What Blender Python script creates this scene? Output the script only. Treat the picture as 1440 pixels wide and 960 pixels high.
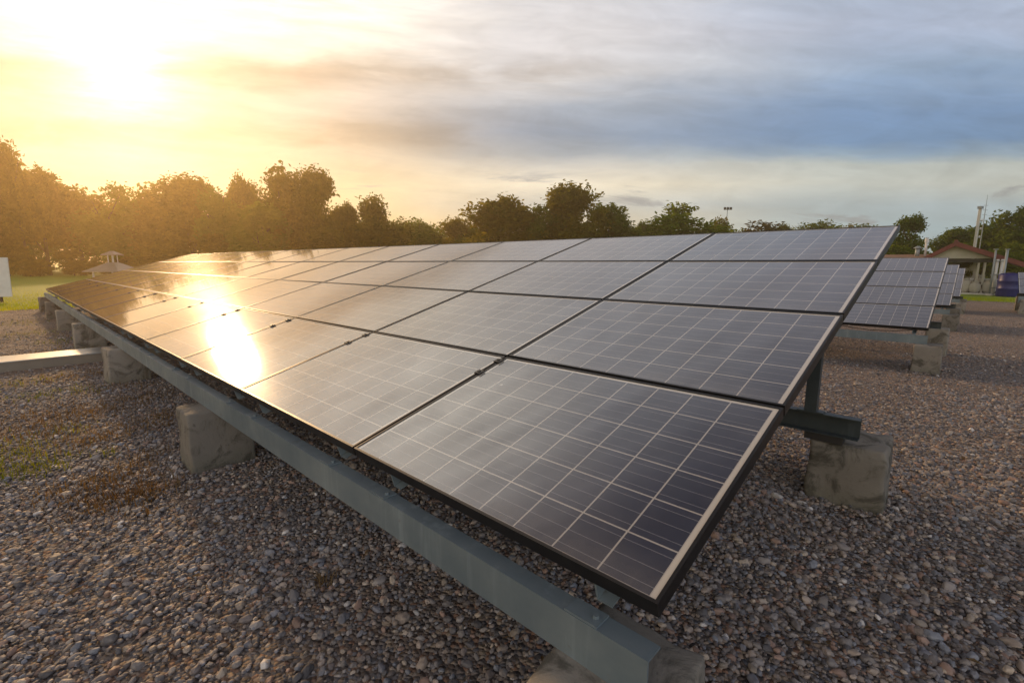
import bpy, bmesh, math, random
import numpy as np
from mathutils import Vector, Matrix, noise as mnoise
R = math.radians
for o in list(bpy.data.objects): bpy.data.objects.remove(o)
sc = bpy.context.scene
COL = sc.collection

# ------------------------------------------------------------------ camera
# world: the panel rows run along -X, the tables climb towards +Y, Z up, the camera stands above the origin
EYE = 1.45
FPX, PITCH, HEAD = 679.97, 0.16240, 0.81310          # focal length in pixels of a 1440 px wide frame
SH, CH = math.sin(HEAD), math.cos(HEAD)
cam = bpy.data.cameras.new('camera')
cam.sensor_width = 36.0; cam.lens = FPX / 1440 * 36.0
cam.clip_start = 0.05; cam.clip_end = 3000
camo = bpy.data.objects.new('camera', cam); COL.objects.link(camo)
camo.location = (0, 0, EYE)
FWD = Vector((-CH, SH, 0)); RIGHT = Vector((SH, CH, 0))
camo.rotation_euler = (math.pi/2 - PITCH, 0, math.atan2(-FWD.x, FWD.y))
sc.camera = camo

def ray(px, py):
    c, s = math.cos(PITCH), math.sin(PITCH)
    a, u, v = px-720, -(py-480), FPX
    return RIGHT*(a/FPX) + FWD*((v*c+u*s)/FPX) + Vector((0, 0, (-v*s+u*c)/FPX))
def at_fwd(px, py, d):
    q = ray(px, py); k = d/q.dot(FWD)
    return Vector((0, 0, EYE)) + q*k
def on_y(px, py, y):
    q = ray(px, py); return Vector((0, 0, EYE)) + q*(y/q.y)

# ------------------------------------------------------------------ sun, sky, exposure
SUN_EL, SUN_AZ = R(16.2), R(-37.2)
sd = (FWD*math.cos(SUN_AZ) + RIGHT*math.sin(SUN_AZ))*math.cos(SUN_EL) + Vector((0, 0, math.sin(SUN_EL)))
sd.normalize()
sl = bpy.data.lights.new('sun', 'SUN'); sl.energy = 2.7; sl.angle = R(3.2); sl.color = (1.0, 0.62, 0.30)
so = bpy.data.objects.new('sun', sl); COL.objects.link(so)
so.rotation_euler = sd.to_track_quat('Z', 'Y').to_euler(); so.location = sd*50

vs = sc.view_settings
sc.display_settings.display_device = 'sRGB'
vs.view_transform = 'Standard'; vs.look = 'None'; vs.exposure = 0.0; vs.gamma = 1.0; vs.use_curve_mapping = False
sc.cycles.use_denoising = True
try: sc.cycles.denoiser = 'OPENIMAGEDENOISE'
except Exception: pass
sc.cycles.max_bounces = 6; sc.cycles.diffuse_bounces = 3; sc.cycles.glossy_bounces = 3
sc.cycles.transmission_bounces = 3; sc.cycles.volume_bounces = 0; sc.cycles.transparent_max_bounces = 6
sc.cycles.sample_clamp_indirect = 6.0

def lin(c):
    out = []
    for v in c[:3]:
        v /= 255.0
        out.append(v/12.92 if v <= 0.04045 else ((v+0.055)/1.055)**2.4)
    return tuple(out) + (1.0,)

class NT:
    """small helper for writing node graphs"""
    def __init__(s, tree): s.t = tree; s.n = tree.nodes; s.l = tree.links
    def new(s, typ, **kw):
        n = s.n.new(typ)
        for k, v in kw.items(): setattr(n, k, v)
        return n
    def put(s, sock, v):
        if isinstance(v, bpy.types.NodeSocket): s.l.new(v, sock)
        elif v is not None: sock.default_value = v
    def math(s, op, a, b=None, c=None, clamp=False):
        n = s.new('ShaderNodeMath', operation=op); n.use_clamp = clamp
        s.put(n.inputs[0], a); s.put(n.inputs[1], b)
        if c is not None: s.put(n.inputs[2], c)
        return n.outputs[0]
    def vmath(s, op, a, b=None):
        n = s.new('ShaderNodeVectorMath', operation=op); s.put(n.inputs[0], a); s.put(n.inputs[1], b)
        return n.outputs['Value'] if op in ('DOT_PRODUCT', 'LENGTH') else n.outputs[0]
    def comb(s, x, y, z=0.0):
        n = s.new('ShaderNodeCombineXYZ'); s.put(n.inputs[0], x); s.put(n.inputs[1], y); s.put(n.inputs[2], z); return n.outputs[0]
    def sep(s, v):
        n = s.new('ShaderNodeSeparateXYZ'); s.put(n.inputs[0], v); return n.outputs
    def noise(s, v, scale, detail=4, rough=0.55, dist=0.0, color=False):
        n = s.new('ShaderNodeTexNoise'); s.put(n.inputs['Vector'], v); s.put(n.inputs['Scale'], scale)
        s.put(n.inputs['Detail'], detail); s.put(n.inputs['Roughness'], rough); s.put(n.inputs['Distortion'], dist)
        return n.outputs['Color' if color else 'Fac']
    def ramp(s, f, stops, interp='LINEAR'):
        n = s.new('ShaderNodeValToRGB'); r = n.color_ramp; r.interpolation = interp
        while len(r.elements) > 1: r.elements.remove(r.elements[-1])
        r.elements[0].position = stops[0][0]; r.elements[0].color = stops[0][1]
        for p, c in stops[1:]:
            e = r.elements.new(p); e.color = c
        s.put(n.inputs[0], f); return n.outputs[0]
    def mix(s, f, a, b, blend='MIX'):
        n = s.new('ShaderNodeMix', data_type='RGBA', blend_type=blend)
        s.put(n.inputs[0], f); s.put(n.inputs[6], a); s.put(n.inputs[7], b); return n.outputs[2]
    def step(s, v, lo, hi):
        n = s.new('ShaderNodeMapRange', interpolation_type='SMOOTHSTEP'); s.put(n.inputs[0], v)
        s.put(n.inputs[1], lo); s.put(n.inputs[2], hi); n.inputs[3].default_value = 0; n.inputs[4].default_value = 1
        return n.outputs[0]

# ---- world: Nishita sky behind a sheet of evening cloud, all as a function of the direction in the world
world = bpy.data.worlds.new('World'); sc.world = world; world.use_nodes = True
w = NT(world.node_tree); w.n.clear()
sky = w.new('ShaderNodeTexSky', sky_type='NISHITA'); sky.sun_disc = False
sky.sun_elevation = SUN_EL; sky.sun_rotation = math.atan2(sd.x, sd.y) % (2*math.pi)
sky.air_density = 1.2; sky.dust_density = 2.0
D = w.new('ShaderNodeTexCoord').outputs['Generated']
D = w.vmath('NORMALIZE', D)
dz = w.sep(D)[2]
df = w.vmath('DOT_PRODUCT', D, tuple(FWD)); dr = w.vmath('DOT_PRODUCT', D, tuple(RIGHT))
den = w.math('SQRT', w.math('ADD', w.math('MULTIPLY', df, df), 0.03))
slope = w.math('DIVIDE', dz, den)                 # rise over run towards the cloud bank
side = w.math('DIVIDE', dr, den)                  # along the cloud bank
side = w.math('MINIMUM', w.math('MAXIMUM', side, -2.5), 2.5)
slope = w.math('MINIMUM', w.math('MAXIMUM', slope, 0.0), 3.0)
P1 = w.comb(w.math('MULTIPLY', side, 1.3), w.math('MULTIPLY', slope, 6.0), 3.7)
P2 = w.comb(w.math('MULTIPLY', side, 2.2), w.math('MULTIPLY', slope, 11.0), 11.3)
P3 = w.comb(w.math('MULTIPLY', side, 3.0), w.math('MULTIPLY', w.math('ADD', slope, w.math('MULTIPLY', side, 0.10)), 22.0), 1.3)
n1 = w.math('SUBTRACT', w.noise(P1, 1.6, 5, 0.55, 0.4), 0.5)
n2 = w.math('SUBTRACT', w.noise(P2, 1.3, 6, 0.6, 0.6), 0.5)
n3 = w.math('SUBTRACT', w.noise(P3, 1.4, 5, 0.6, 0.3), 0.5)
ww = w.math('ADD', slope, w.math('MULTIPLY', n1, 0.09))
ww = w.math('ADD', ww, w.math('MULTIPLY', n2, 0.035))
ww = w.math('ADD', w.math('MULTIPLY', w.math('SUBTRACT', ww, slope), w.step(slope, 0.08, 0.34)), slope)
ww = w.math('ADD', ww, w.math('MULTIPLY', n2, 0.016))
ww = w.math('MULTIPLY', ww, 1.0)
def SR(st): return [(p, lin(c)) for p, c in st]
rightc = w.ramp(ww, SR([(0, (172, 186, 192)), (.06, (160, 184, 198)), (.11, (164, 184, 198)), (.15, (190, 198, 198)), (.19, (182, 192, 194)),
    (.208, (134, 160, 186)), (.23, (103, 139, 182)), (.28, (112, 146, 190)), (.35, (142, 166, 198)), (.42, (164, 178, 205)), (.52, (168, 184, 210)), (.66, (176, 178, 194)), (1.0, (176, 178, 190))]))
midc = w.ramp(ww, SR([(0, (228, 216, 190)), (.08, (214, 211, 198)), (.113, (198, 203, 203)), (.147, (240, 233, 216)), (.18, (208, 207, 203)), (.21, (158, 170, 184)),
    (.245, (131, 150, 176)), (.29, (150, 163, 182)), (.35, (206, 207, 213)), (.42, (214, 214, 221)), (.52, (204, 207, 217)), (1.0, (190, 194, 206))]))
leftc = w.ramp(ww, SR([(0, (240, 216, 158)), (.1, (228, 209, 168)), (.2, (206, 194, 174)), (.25, (194, 185, 172)), (.3, (188, 178, 168)), (.35, (198, 186, 173)),
    (.42, (232, 225, 212)), (.54, (240, 236, 230)), (1.0, (210, 208, 210))]))
fa = w.step(w.math('ADD', side, w.math('MULTIPLY', n1, 0.25)), -0.38, 0.08)
fb = w.step(w.math('ADD', side, w.math('MULTIPLY', n1, 0.25)), 0.08, 0.72)
cloud = w.mix(fb, w.mix(fa, leftc, midc), rightc)
# small ragged wisps: dark scraps low over the trees, pale streaks above them
low = w.math('MULTIPLY', w.step(slope, 0.03, 0.08), w.math('SUBTRACT', 1.0, w.step(slope, 0.15, 0.19)))
scr = w.math('MULTIPLY', w.step(n2, 0.045, 0.15), low)
cloud = w.mix(w.math('MULTIPLY', scr, 0.8), cloud, lin((140, 148, 160)))
n4 = w.math('SUBTRACT', w.noise(w.comb(w.math('MULTIPLY', side, 2.6), w.math('MULTIPLY', slope, 7.5), 6.1), 2.2, 9, 0.62, 0.8), 0.5)
brt = w.math('ADD', w.math('ADD', 1.0, w.math('MULTIPLY', n3, 0.40)), w.math('MULTIPLY', n4, 0.55))
cloud = w.mix(1.0, cloud, w.comb(brt, brt, brt), 'MULTIPLY')
# light of the veiled sun through the clouds
ca = w.vmath('DOT_PRODUCT', D, tuple(sd))
ang = w.math('ARCCOSINE', w.math('MINIMUM', ca, 0.99999))
ang = w.math('MULTIPLY', ang, w.math('ADD', 1.0, w.math('MULTIPLY', n2, -0.9)))
def gl(width, amp, col):
    g = w.math('MULTIPLY', w.math('EXPONENT', w.math('MULTIPLY', w.math('POWER', w.math('DIVIDE', ang, width), 1.5), -1.0)), amp)
    n = w.new('ShaderNodeVectorMath', operation='SCALE'); n.inputs[0].default_value = col; w.put(n.inputs['Scale'], g)
    return n.outputs[0]
streak = w.math('ADD', 1.0, w.math('MULTIPLY', n3, 2.2))
g = w.vmath('ADD', gl(R(3.2), 1.15, (1.0, 0.93, 0.74)), gl(R(12), 0.02, (1.0, 0.70, 0.25)))
# sky glow above the sun, added to brighten the panel reflections
vd_ = (FWD*math.cos(R(-27)) + RIGHT*math.sin(R(-27)))*math.cos(R(40)) + Vector((0, 0, math.sin(R(40))))
ang2 = w.math('ARCCOSINE', w.math('MINIMUM', w.vmath('DOT_PRODUCT', D, tuple(vd_)), 0.99999))
g2 = w.math('MULTIPLY', w.math('EXPONENT', w.math('MULTIPLY', w.math('POWER', w.math('DIVIDE', ang2, R(15)), 1.7), -1.0)), 1.0)
refl_glow = w.new('ShaderNodeVectorMath', operation='SCALE'); refl_glow.inputs[0].default_value = (1.0, 0.95, 0.84); w.put(refl_glow.inputs['Scale'], g2)
g = w.vmath('ADD', g, refl_glow.outputs[0])
sc_ = w.new('ShaderNodeVectorMath', operation='SCALE'); w.put(sc_.inputs[0], g); w.put(sc_.inputs['Scale'], streak)
cloud = w.mix(1.0, cloud, sc_.outputs[0], 'ADD')
# long dark bars of cloud at the height of the sun and just under it
def bar(h0, wid, lo, hi, seed):
    k = w.math('DIVIDE', w.math('SUBTRACT', w.math('ADD', slope, w.math('MULTIPLY', n2, 0.07)), h0), wid)
    k = w.math('EXPONENT', w.math('MULTIPLY', w.math('MULTIPLY', k, k), -1.0))
    nn = w.noise(w.comb(w.math('MULTIPLY', side, 1.4), w.math('MULTIPLY', slope, 5.0), seed), 2.0, 5, 0.6, 0.5)
    return w.math('MULTIPLY', w.math('MULTIPLY', k, w.step(nn, 0.36, 0.62)), w.math('MULTIPLY', w.step(side, lo, lo+0.3), w.math('SUBTRACT', 1.0, w.step(side, hi-0.35, hi))))
bars = w.math('ADD', bar(0.355, 0.030, -1.6, 0.35, 4.1), bar(0.245, 0.028, -1.6, 0.2, 9.7), clamp=True)
cloud = w.mix(w.math('MULTIPLY', bars, 0.55), cloud, w.mix(1.0, cloud, (0.50, 0.42, 0.34, 1), 'MULTIPLY'))
nis = w.new('ShaderNodeVectorMath', operation='SCALE'); w.put(nis.inputs[0], sky.outputs[0]); nis.inputs['Scale'].default_value = 0.08
final = w.mix(0.9, nis.outputs[0], cloud)
high = w.math('SUBTRACT', 1.0, w.math('MULTIPLY', w.step(slope, 0.66, 1.4), 0.80))          # unseen sky overhead darkened so the near panels reflect less
final = w.mix(1.0, final, w.comb(high, high, w.math('POWER', high, 0.9)), 'MULTIPLY')
back = w.math('ADD', 1.0, w.math('MULTIPLY', w.step(df, 0.1, -0.6), 0.9))     # unseen sky behind the camera brightened, added fill for the foreground
final = w.mix(1.0, final, w.comb(back, w.math('MULTIPLY', back, 0.97), w.math('MULTIPLY', back, 0.92)), 'MULTIPLY')
bg = w.new('ShaderNodeBackground'); w.put(bg.inputs[0], final); bg.inputs[1].default_value = 1.22
w.l.new(bg.outputs[0], w.new('ShaderNodeOutputWorld').inputs[0])

# ------------------------------------------------------------------ materials
def material(name):
    m = bpy.data.materials.new(name); m.use_nodes = True
    t = NT(m.node_tree); t.n.clear()
    out = t.new('ShaderNodeOutputMaterial'); b = t.new('ShaderNodeBsdfPrincipled'); t.l.new(b.outputs[0], out.inputs[0])
    return m, t, b, out
def coord(t, which='Object'): return t.new('ShaderNodeTexCoord').outputs[which]
def bump(t, b, h, strength=0.4, dist=0.01):
    n = t.new('ShaderNodeBump'); n.inputs['Strength'].default_value = strength; n.inputs['Distance'].default_value = dist
    t.put(n.inputs['Height'], h); t.l.new(n.outputs[0], b.inputs['Normal'])
def simple(name, c, rough=0.6, metal=0.0, var=0.25, scale=6.0, bmp=0.0):
    m, t, b, o = material(name); v = coord(t)
    n = t.noise(v, scale, 6, 0.65)
    f = t.math('ADD', 1-var*0.5, t.math('MULTIPLY', t.math('SUBTRACT', n, 0.5), var*2.2))
    t.put(b.inputs['Base Color'], t.mix(1.0, tuple(c)+(1,), t.comb(f, f, f), 'MULTIPLY'))
    t.put(b.inputs['Roughness'], t.math('ADD', rough-0.1, t.math('MULTIPLY', n, 0.2))); b.inputs['Metallic'].default_value = metal
    if bmp: bump(t, b, t.noise(v, scale*6, 4, 0.7), bmp, 0.01)
    return m
M = {}
PL, PW = 1.4068, 0.994                                 # pitch of the panels along and up the table
GAPX, GAPY, TH = 0.012, 0.016, 0.040
def glass_material():
    m, t, b, o = material('solar_cells'); v = coord(t)
    x, y, z = t.sep(v)
    # x runs 0..-PLn (near end at 0), y 0..PWn
    Wx, Wy = PL-GAPX, PW-GAPY
    mx0, my0, my1 = 0.026, 0.012, 0.024
    cx = (Wx-2*mx0)/9; cy = (Wy-my0-my1)/6
    xs = t.math('DIVIDE', t.math('SUBTRACT', t.math('MULTIPLY', x, -1.0), mx0), cx)
    ys = t.math('DIVIDE', t.math('SUBTRACT', y, my0), cy)
    fx = t.math('FRACT', xs); fy = t.math('FRACT', ys)
    ex = t.math('MULTIPLY', t.math('SUBTRACT', 0.5, t.math('ABSOLUTE', t.math('SUBTRACT', fx, 0.5))), cx)   # metres to the cell's edge
    ey = t.math('MULTIPLY', t.math('SUBTRACT', 0.5, t.math('ABSOLUTE', t.math('SUBTRACT', fy, 0.5))), cy)
    gap = t.math('MAXIMUM', t.math('LESS_THAN', ex, 0.0026), t.math('LESS_THAN', ey, 0.0026))
    inx = t.math('MULTIPLY', t.math('GREATER_THAN', xs, 0.0), t.math('LESS_THAN', xs, 9.0))
    iny = t.math('MULTIPLY', t.math('GREATER_THAN', ys, 0.0), t.math('LESS_THAN', ys, 6.0))
    incell = t.math('MULTIPLY', inx, iny)
    bus = None
    for c in (0.17, 0.5, 0.83):
        d = t.math('LESS_THAN', t.math('MULTIPLY', t.math('ABSOLUTE', t.math('SUBTRACT', fy, c)), cy), 0.0012)
        bus = d if bus is None else t.math('MAXIMUM', bus, d)
    # hair fine collector fingers across the busbars
    fing = t.math('LESS_THAN', t.math('ABSOLUTE', t.math('SUBTRACT', t.math('FRACT', t.math('MULTIPLY', fx, 62.0)), 0.5)), 0.06)
    cell_id = t.comb(t.math('FLOOR', xs), t.math('FLOOR', ys), 0.0)
    oi = t.new('ShaderNodeObjectInfo').outputs['Random']
    wn = t.new('ShaderNodeTexWhiteNoise', noise_dimensions='4D'); t.put(wn.inputs['Vector'], cell_id); t.put(wn.inputs['W'], oi)
    vor = t.new('ShaderNodeTexVoronoi'); vor.inputs['Scale'].default_value = 55.0; t.put(vor.inputs['Vector'], v)
    grain = t.math('ADD', t.math('MULTIPLY', t.sep(vor.outputs['Color'])[0], 0.35), t.math('MULTIPLY', wn.outputs['Value'], 0.65))
    cellc = t.mix(grain, (0.009, 0.010, 0.022, 1), (0.019, 0.020, 0.036, 1))
    cellc = t.mix(t.math('MULTIPLY', fing, 0.25), cellc, (0.10, 0.10, 0.12, 1))
    c = t.mix(t.math('MULTIPLY', bus, 0.5), cellc, (0.26, 0.26, 0.27, 1))
    c = t.mix(gap, c, (0.40, 0.37, 0.33, 1))
    c = t.mix(t.math('SUBTRACT', 1.0, incell), c, (0.56, 0.52, 0.45, 1))
    lowm = t.math('LESS_THAN', ys, 0.0)
    c = t.mix(lowm, c, (0.035, 0.034, 0.036, 1))
    # thin film of dust, thicker along the lower edge
    dn = t.noise(v, 2.2, 6, 0.6); dn2 = t.noise(t.vmath('MULTIPLY', v, (14.0, 2.0, 1.0)), 1.0, 4, 0.6)
    dust = t.math('ADD', t.math('MULTIPLY', t.step(dn, 0.40, 0.75), 0.09), t.math('MULTIPLY', t.step(t.math('MULTIPLY', y, -1.0), -0.16, 0.0), t.math('MULTIPLY', dn2, 0.30)))
    c = t.mix(dust, c, (0.30, 0.27, 0.23, 1))
    sp = t.new('ShaderNodeTexVoronoi'); sp.inputs['Scale'].default_value = 5.0
    t.put(sp.inputs['Vector'], t.vmath('ADD', v, t.comb(t.math('MULTIPLY', oi, 40.0), t.math('MULTIPLY', oi, 23.0), 0.0)))
    drop = t.math('MULTIPLY', t.math('LESS_THAN', t.math('ADD', sp.outputs['Distance'], t.math('MULTIPLY', t.noise(v, 60, 3, 0.6), 0.05)), 0.062), t.math('GREATER_THAN', t.sep(sp.outputs['Color'])[1], 0.86))
    c = t.mix(t.math('MULTIPLY', drop, 0.75), c, (0.55, 0.53, 0.48, 1))
    t.put(b.inputs['Base Color'], c)
    t.put(b.inputs['Roughness'], t.math('ADD', 0.03, t.math('MULTIPLY', dn, 0.05)))
    b.inputs['IOR'].default_value = 2.3
    b.inputs['Coat Weight'].default_value = 0.04; b.inputs['Coat Roughness'].default_value = 0.25; b.inputs['Coat IOR'].default_value = 1.45
    bump(t, b, t.noise(v, 90.0, 3, 0.6), 0.02, 0.001)
    return m
M['cells'] = glass_material()
M['frame'] = simple('black_anodised_frame', (0.020, 0.019, 0.020), 0.42, 0.4, 0.5, 9)
M['back'] = simple('white_backsheet', (0.62, 0.62, 0.60), 0.6)
def steel_material(name, c1, c2, rough=0.48):
    m, t, b, o = material(name); v = coord(t)
    n = t.noise(v, 1.7, 6, 0.62); n2 = t.noise(t.vmath('MULTIPLY', v, (9.0, 9.0, 0.7)), 1.3, 5, 0.65)
    n3 = t.noise(v, 14, 5, 0.7)
    c = t.mix(t.step(n, 0.35, 0.7), c1+(1,), c2+(1,))
    c = t.mix(t.math('MULTIPLY', t.step(n2, 0.52, 0.74), 0.30), c, tuple(min(1, k*1.9) for k in c2)+(1,))
    c = t.mix(t.math('MULTIPLY', t.step(n3, 0.62, 0.78), 0.5), c, (0.16, 0.10, 0.055, 1))
    t.put(b.inputs['Base Color'], c); b.inputs['Metallic'].default_value = 0.35
    t.put(b.inputs['Roughness'], t.math('ADD', rough-0.1, t.math('MULTIPLY', n3, 0.28)))
    bump(t, b, n3, 0.12, 0.004)
    return m
M['steel'] = steel_material('galvanised_blue_grey_steel', (0.145, 0.190, 0.220), (0.230, 0.275, 0.295))
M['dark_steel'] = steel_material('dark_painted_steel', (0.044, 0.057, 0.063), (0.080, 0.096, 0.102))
M['clamp'] = simple('black_clamp', (0.015, 0.015, 0.015), 0.5)
def concrete_material():
    m, t, b, o = material('weathered_concrete'); v = coord(t)
    oi = t.new('ShaderNodeObjectInfo').outputs['Random']
    v2 = t.vmath('ADD', v, t.comb(t.math('MULTIPLY', oi, 31.0), t.math('MULTIPLY', oi, 17.0), 0.0))
    n = t.noise(v2, 3.2, 7, 0.62); n2 = t.noise(t.vmath('MULTIPLY', v2, (3.4, 3.4, 3.0)), 1.3, 8, 0.70, 0.9); n3 = t.noise(v2, 26, 6, 0.7)
    c = t.mix(n, (0.175, 0.155, 0.130, 1), (0.33, 0.305, 0.265, 1))
    c = t.mix(t.math('MULTIPLY', t.step(n2, 0.47, 0.62), 0.8), c, (0.060, 0.055, 0.042, 1))
    z = t.sep(v)[2]
    c = t.mix(t.math('MULTIPLY', t.step(t.math('ADD', z, t.math('MULTIPLY', n2, 0.3)), 0.30, 0.16), 0.35), c, (0.11, 0.115, 0.075, 1))
    c = t.mix(t.math('MULTIPLY', t.step(n3, 0.60, 0.70), 0.6), c, (0.09, 0.08, 0.07, 1))
    tone = t.math('ADD', 0.66, t.math('MULTIPLY', oi, 0.62)); c = t.mix(1.0, c, t.comb(tone, tone, tone), 'MULTIPLY')
    t.put(b.inputs['Base Color'], c); b.inputs['Roughness'].default_value = 0.92
    pit = t.new('ShaderNodeTexVoronoi'); pit.inputs['Scale'].default_value = 42.0; t.put(pit.inputs['Vector'], v2)
    pits = t.math('MULTIPLY', t.math('LESS_THAN', pit.outputs['Distance'], 0.22), t.math('GREATER_THAN', t.sep(pit.outputs['Color'])[0], 0.7))
    bump(t, b, t.math('SUBTRACT', t.math('ADD', t.math('MULTIPLY', n3, 0.6), n2), t.math('MULTIPLY', pits, 0.6)), 0.7, 0.012)
    return m
M['concrete'] = concrete_material()
def stone_ramp(t, f):
    return t.ramp(f, [(0.0, (0.040, 0.036, 0.035, 1)), (0.14, (0.130, 0.112, 0.098, 1)), (0.28, (0.072, 0.054, 0.043, 1)), (0.40, (0.190, 0.146, 0.108, 1)),
        (0.52, (0.092, 0.092, 0.100, 1)), (0.62, (0.165, 0.095, 0.060, 1)), (0.72, (0.135, 0.116, 0.100, 1)), (0.83, (0.240, 0.190, 0.135, 1)),
        (0.92, (0.105, 0.112, 0.124, 1)), (0.982, (0.38, 0.35, 0.31, 1))], 'CONSTANT')
def pebble_material():
    m, t, b, o = material('river_pebble')
    a = t.new('ShaderNodeAttribute', attribute_type='INSTANCER', attribute_name='tint').outputs['Fac']
    wn = t.new('ShaderNodeTexWhiteNoise', noise_dimensions='1D'); t.put(wn.inputs['W'], t.math('MULTIPLY', a, 917.0))
    c = stone_ramp(t, a)
    f = t.math('ADD', 1.05, t.math('MULTIPLY', wn.outputs['Value'], 0.95))
    n = t.noise(coord(t), 2.5, 5, 0.65)
    f = t.math('MULTIPLY', f, t.math('ADD', 0.65, t.math('MULTIPLY', n, 0.7)))
    c = t.mix(0.30, c, (0.120, 0.112, 0.110, 1))      # a film of dust on every stone
    t.put(b.inputs['Base Color'], t.mix(1.0, c, t.comb(t.math('MULTIPLY', f, 1.24), t.math('MULTIPLY', f, 1.26), t.math('MULTIPLY', f, 1.33)), 'MULTIPLY'))
    b.inputs['Roughness'].default_value = 0.62
    return m
M['pebble'] = pebble_material()
def gravel_ground_material():
    m, t, b, o = material('gravel_bed'); v = coord(t)
    wv = t.new('ShaderNodeVectorMath', operation='SCALE'); t.put(wv.inputs[0], t.noise(v, 30, 2, 0.5, color=True)); wv.inputs['Scale'].default_value = 0.012
    vv = t.vmath('ADD', v, wv.outputs[0])
    vo = t.new('ShaderNodeTexVoronoi'); vo.inputs['Scale'].default_value = 50.0; t.put(vo.inputs['Vector'], vv)
    idf = t.sep(vo.outputs['Color'])[0]
    c = stone_ramp(t, idf)
    big = t.noise(v, 0.55, 5, 0.6)
    c = t.mix(t.math('MULTIPLY', t.step(big, 0.40, 0.68), 0.45), c, (0.075, 0.055, 0.040, 1))
    x, y, z = t.sep(v)
    # soil and dead stalks show through the thin gravel in front of the far half of the first table
    far = t.math('MULTIPLY', t.step(x, -3.2, -8.0), t.step(y, 1.5, -0.5))
    patch = t.math('MULTIPLY', far, t.step(t.noise(t.vmath('MULTIPLY', v, (1.0, 0.6, 1.0)), 1.6, 6, 0.65), 0.47, 0.62))
    c = t.mix(t.math('MULTIPLY', patch, 0.75), c, (0.105, 0.060, 0.030, 1))
    c = t.mix(1.0, c, (1.85, 1.84, 1.90, 1), 'MULTIPLY')
    t.put(b.inputs['Base Color'], c); b.inputs['Roughness'].default_value = 0.85
    vd = t.new('ShaderNodeTexVoronoi'); vd.inputs['Scale'].default_value = 50.0; t.put(vd.inputs['Vector'], vv)
    bump(t, b, t.math('SUBTRACT', 1.0, t.math('MULTIPLY', vd.outputs['Distance'], 1.2)), 1.0, 0.022)
    return m
M['gravel'] = gravel_ground_material()
def lawn_material():
    m, t, b, o = material('lawn'); v = coord(t)
    n = t.noise(v, 0.35, 6, 0.6); n2 = t.noise(v, 9, 6, 0.7)
    c = t.mix(n, (0.140, 0.230, 0.008, 1), (0.270, 0.340, 0.012, 1))
    c = t.mix(t.math('MULTIPLY', t.step(n2, 0.5, 0.75), 0.5), c, (0.05, 0.07, 0.012, 1))
    t.put(b.inputs['Base Color'], c); b.inputs['Roughness'].default_value = 0.8
    bump(t, b, n2, 1.0, 0.05)
    return m
M['lawn'] = lawn_material()
def leaf_material(name, c1, c2, trans=0.45):
    m, t, b, o = material(name); t.n.remove(b); v = coord(t)
    n = t.noise(v, 0.45, 4, 0.6); n2 = t.noise(v, 3.5, 3, 0.6)
    c = t.mix(t.step(t.math('ADD', t.math('MULTIPLY', n, 0.6), t.math('MULTIPLY', n2, 0.4)), 0.36, 0.64), c1+(1,), c2+(1,))
    d = t.new('ShaderNodeBsdfDiffuse'); t.put(d.inputs[0], c)
    tr = t.new('ShaderNodeBsdfTranslucent'); t.put(tr.inputs[0], t.mix(1.0, c, (2.6, 2.0, 0.5, 1), 'MULTIPLY'))
    mx = t.new('ShaderNodeMixShader'); mx.inputs[0].default_value = trans
    t.l.new(d.outputs[0], mx.inputs[1]); t.l.new(tr.outputs[0], mx.inputs[2]); t.l.new(mx.outputs[0], o.inputs[0])
    return m
M['leaf'] = leaf_material('amber_glow_leaves', (0.045, 0.060, 0.008), (0.145, 0.140, 0.014), 0.55)  # leaf colour shifted amber-olive, carrying the low sun's glow on the left trees
M['leaf_bright'] = leaf_material('bright_leaves', (0.060, 0.105, 0.012), (0.135, 0.180, 0.022))
M['leaf_dark'] = leaf_material('dark_leaves', (0.034, 0.068, 0.010), (0.090, 0.135, 0.018), 0.42)
M['leaf_brown'] = leaf_material('sparse_brown_leaves', (0.050, 0.036, 0.018), (0.075, 0.072, 0.025), 0.35)
M['lawn_blade'] = leaf_material('lawn_blades', (0.17, 0.25, 0.012), (0.30, 0.36, 0.02), 0.5)
M['weed'] = leaf_material('weed_blades', (0.070, 0.110, 0.014), (0.160, 0.190, 0.030), 0.5)
M['dry'] = leaf_material('dry_stalks', (0.095, 0.064, 0.040), (0.175, 0.130, 0.080), 0.3)
M['bark'] = simple('bark', (0.085, 0.062, 0.045), 0.9, 0, 0.7, 5, 0.6)
M['white'] = simple('white_paint', (0.70, 0.70, 0.68), 0.55, 0, 0.2, 3)
M['cream'] = simple('cream_render', (0.46, 0.44, 0.38), 0.85, 0, 0.25, 1.5)
M['roof'] = simple('red_brown_roof', (0.190, 0.050, 0.040), 0.75, 0, 0.4, 2.5, 0.3)
M['tile'] = simple('orange_clay_tile', (0.36, 0.20, 0.12), 0.8, 0, 0.5, 3, 0.3)
M['pole'] = simple('pole_concrete', (0.58, 0.57, 0.53), 0.85, 0, 0.25, 2)
M['pipe'] = simple('grey_pipe', (0.30, 0.34, 0.36), 0.5, 0.2, 0.2, 3)
M['blue'] = simple('blue_plastic', (0.004, 0.008, 0.14), 0.45, 0, 0.3, 3)
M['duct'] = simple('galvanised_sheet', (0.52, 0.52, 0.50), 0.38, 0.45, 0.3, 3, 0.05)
M['duct_side'] = simple('galvanised_warm_glow', (0.30, 0.26, 0.21), 0.5, 0.3, 0.3, 3, 0.05)  # browner copy of the duct metal, warm glow on its side in the colour
M['dark'] = simple('dark_iron', (0.035, 0.032, 0.030), 0.7, 0, 0.4, 4)

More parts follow.
